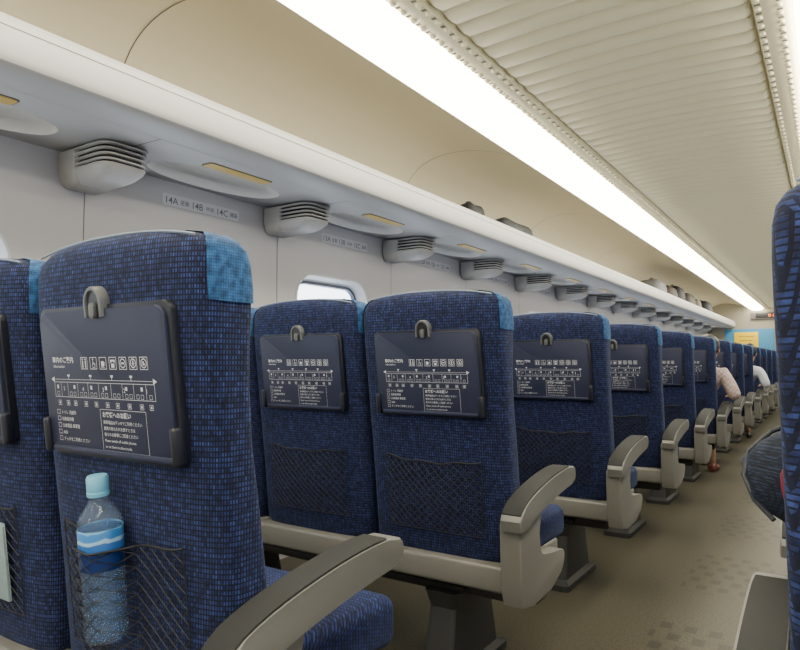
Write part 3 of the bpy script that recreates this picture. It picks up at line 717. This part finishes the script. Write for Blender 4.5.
# ------------------------------------------------------------------ people
def skin(name, V, E, m, parent=None, sub=2, extra=None):
    me = bpy.data.meshes.new('tmp'); me.from_pydata([v[:3] for v in V], E, []); ob = bpy.data.objects.new('tmp', me); C.objects.link(ob)
    md = ob.modifiers.new('s', 'SKIN'); md.use_smooth_shade = True
    for i, v in enumerate(V):
        r = v[3]; ob.data.skin_vertices[0].data[i].radius = r if isinstance(r, tuple) else (r, r)
        ob.data.skin_vertices[0].data[i].use_root = (i == 0)
    ob.modifiers.new('b', 'SUBSURF').levels = sub
    bpy.context.view_layer.update(); dg = bpy.context.evaluated_depsgraph_get()
    m2 = bpy.data.meshes.new_from_object(ob.evaluated_get(dg)); bpy.data.objects.remove(ob)
    bm = bmesh.new(); bm.from_mesh(m2)
    if extra: extra(bm)
    bm.normal_update()
    o = raw(name, bm, m, parent, True)
    return o
def person(loc, label, shirt, trousers, hair, shoe, dz=0.0, leanx=0.0):
    t = thing('person', label, 'person', loc)
    skinm = mat('skin', (0.42, 0.24, 0.16), 0.5)
    lx = leanx
    J = dict(pel=(0, .33, .59), sp=(.03+lx*.3, .305, .70), ch=(.09+lx*.7, .285, .84), nb=(.12+lx, .285, .955), nk=(.13+lx, .29, 1.0), h1=(.135+lx, .305, 1.055), h2=(.14+lx, .30, 1.12), h3=(.14+lx, .30, 1.165))
    sr = (.255+lx, .275, .895); er = (.372, .26, .715); wr = (.315, .47, .705)
    sl = (-.055+lx, .285, .905); el = (-.14, .32, .70); wl = (-.02, .50, .645)
    V = [(*J['pel'], (.12, .10)), (*J['sp'], (.12, .09)), (*J['ch'], (.13, .09)), (*J['nb'], .07), (*J['nk'], .052), (*J['h1'], (.066, .078)), (*J['h2'], (.078, .092)), (*J['h3'], (.060, .07)),
         (*sr, .055), (*er, .040), (*wr, .027), (*sl, .055), (*el, .040), (*wl, .027)]
    E = [(0, 1), (1, 2), (2, 3), (3, 4), (4, 5), (5, 6), (6, 7), (2, 8), (8, 9), (9, 10), (2, 11), (11, 12), (12, 13)]
    for sg in (-1, 1):
        i = len(V); kx = .10*sg
        V += [(kx, .38, .582, .072), (kx*1.1, .70, .56, .060), (kx*1.1, .70, .30, .052), (kx*1.1, .72, .10, .036), (kx*1.15, .76, .045, .034), (kx*1.2, .86, .035, .028)]
        E += [(0, i), (i, i+1), (i+1, i+2), (i+2, i+3), (i+3, i+4), (i+4, i+5)]
    for w, wi, sx in ((wr, 10, 1), (wl, 13, -1)):
        p = len(V); V.append((w[0], w[1]+.07, w[2], (.034, .018))); E.append((wi, p))
        for f, (dx, ln) in enumerate(((-.028, .075), (-.010, .085), (.009, .080), (.027, .062))):
            q = len(V)
            V += [(w[0]+dx, w[1]+.095, w[2]+.004, .009), (w[0]+dx*1.1, w[1]+.095+ln*.5, w[2]-.002, .0085), (w[0]+dx*1.1, w[1]+.095+ln*.85, w[2]-.022, .0075)]
            E += [(p, q), (q, q+1), (q+1, q+2)]
        q = len(V); V += [(w[0]-sx*.036, w[1]+.055, w[2]-.006, .011), (w[0]-sx*.055, w[1]+.085, w[2]-.014, .009)]; E += [(p, q), (q, q+1)]
    hx, hy, hz = J['h2']
    def face(bm):
        def ball(c, s, seg=10):
            r = bmesh.ops.create_uvsphere(bm, u_segments=seg, v_segments=8, radius=1)
            for v in r['verts']: v.co = Vector((c[0]+v.co.x*s[0], c[1]+v.co.y*s[1], c[2]+v.co.z*s[2]))
        ball((hx, hy+.092, hz-.012), (.012, .018, .020)); ball((hx, hy+.083, hz-.052), (.024, .010, .007))
        for sg in (-1, 1):
            ball((hx+sg*.030, hy+.082, hz+.006), (.012, .008, .007)); ball((hx+sg*.080, hy+.0, hz-.012), (.010, .018, .028))
    body = skin('body', V, E, skinm, t, 1, face)
    S = [(*J['pel'], (.135, .105)), (*J['sp'], (.14, .105)), (*J['ch'], (.148, .105)), (*J['nb'], (.085, .075)), (*sr, .070), ((sr[0]+er[0])/2, (sr[1]+er[1])/2, (sr[2]+er[2])/2, .062), (er[0], er[1], er[2], .056), (er[0]-.02, er[1]+.08, er[2]+.0, .048), (*sl, .070), (*el, .055), (el[0]+.04, el[1]+.07, el[2]-.03, .048)]
    skin('shirt', S, [(0, 1), (1, 2), (2, 3), (2, 4), (4, 5), (5, 6), (6, 7), (2, 8), (8, 9), (9, 10)], shirt, t, 2)
    T = [(0, .33, .59, (.13, .105))]; TE = []
    for sg in (-1, 1):
        i = len(T); kx = .10*sg
        T += [(kx, .39, .582, .084), (kx*1.1, .70, .565, .072), (kx*1.1, .705, .36, .064)]
        TE += [(0, i), (i, i+1), (i+1, i+2)]
    skin('trousers', T, TE, trousers, t, 2)
    for sg in (-1, 1):
        bm = bmesh.new(); rings = []
        kx = .117*sg
        for y, w, h in ((.68, .030, .05), (.70, .038, .075), (.76, .040, .085), (.82, .044, .06), (.88, .042, .045), (.915, .030, .035)):
            rings.append([(kx+w*math.cos(q), y, .004+h*(0.5+0.5*math.sin(q))) for q in [2*PI*i/16 for i in range(16)]])
        loft(bm, rings); link('shoe', bm, shoe, t, ang=60)
    bm = bmesh.new(); r = bmesh.ops.create_uvsphere(bm, u_segments=24, v_segments=16, radius=1)
    for v in r['verts']:
        f = 1+.03*math.sin(v.co.x*18)*math.cos(v.co.z*14)
        v.co = Vector((hx+v.co.x*.092*f, hy-.008+v.co.y*.104*f, hz+.022+v.co.z*.098*f))
    bmesh.ops.delete(bm, geom=[f for f in bm.faces if f.calc_center_median().y > hy+.045 and f.calc_center_median().z < hz+.055], context='FACES')
    link('hair', bm, hair, t, ang=80)
    return t
def plaid(name, c1, c2):
    m = mat(name, c1, 0.8); nt = m.node_tree; N = nt.nodes
    tc = N.new('ShaderNodeTexCoord'); w = N.new('ShaderNodeTexChecker'); w.inputs['Scale'].default_value = 45
    w.inputs[1].default_value = (*c1, 1); w.inputs[2].default_value = (*c2, 1)
    nt.links.new(tc.outputs['Object'], w.inputs[0]); nt.links.new(w.outputs[0], N['Principled BSDF'].inputs['Base Color'])
    return m
person((LX['C'], 0.667+ROW*5, 0), 'person in a pale pink checked shirt leaning over the aisle armrest', plaid('pink_check', (0.44, 0.28, 0.27), (0.50, 0.44, 0.43)), mat('khaki_cloth', (0.10, 0.08, 0.065), 0.9), mat('dark_hair', (0.025, 0.016, 0.012), 0.5), mat('red_brown_shoe', (0.13, 0.03, 0.022), 0.5), leanx=0.03)
person((LX['C'], 0.667+ROW*8, 0), 'person in a white shirt seated far down the aisle', mat('white_cloth', (0.58, 0.60, 0.66), 0.8), mat('navy_cloth', (0.03, 0.035, 0.06), 0.9), mat('black_hair', (0.012, 0.010, 0.010), 0.5), mat('black_shoe', (0.015, 0.015, 0.015), 0.4), leanx=0.05)

# ------------------------------------------------------------------ world, camera
w = bpy.data.worlds.new('World'); bpy.context.scene.world = w; w.use_nodes = True
w.node_tree.nodes['Background'].inputs[0].default_value = (0.87, 0.93, 1.0, 1); w.node_tree.nodes['Background'].inputs[1].default_value = 6.5

cam = bpy.data.cameras.new('Camera'); co = bpy.data.objects.new('Camera', cam); C.objects.link(co)
co.location = (0, 0, 1.0); co.rotation_euler = (R(90+3.26), 0, math.atan2(430, 650))
cam.sensor_width = 36; cam.lens = 36*650/800; cam.clip_start = 0.02
bpy.context.scene.camera = co
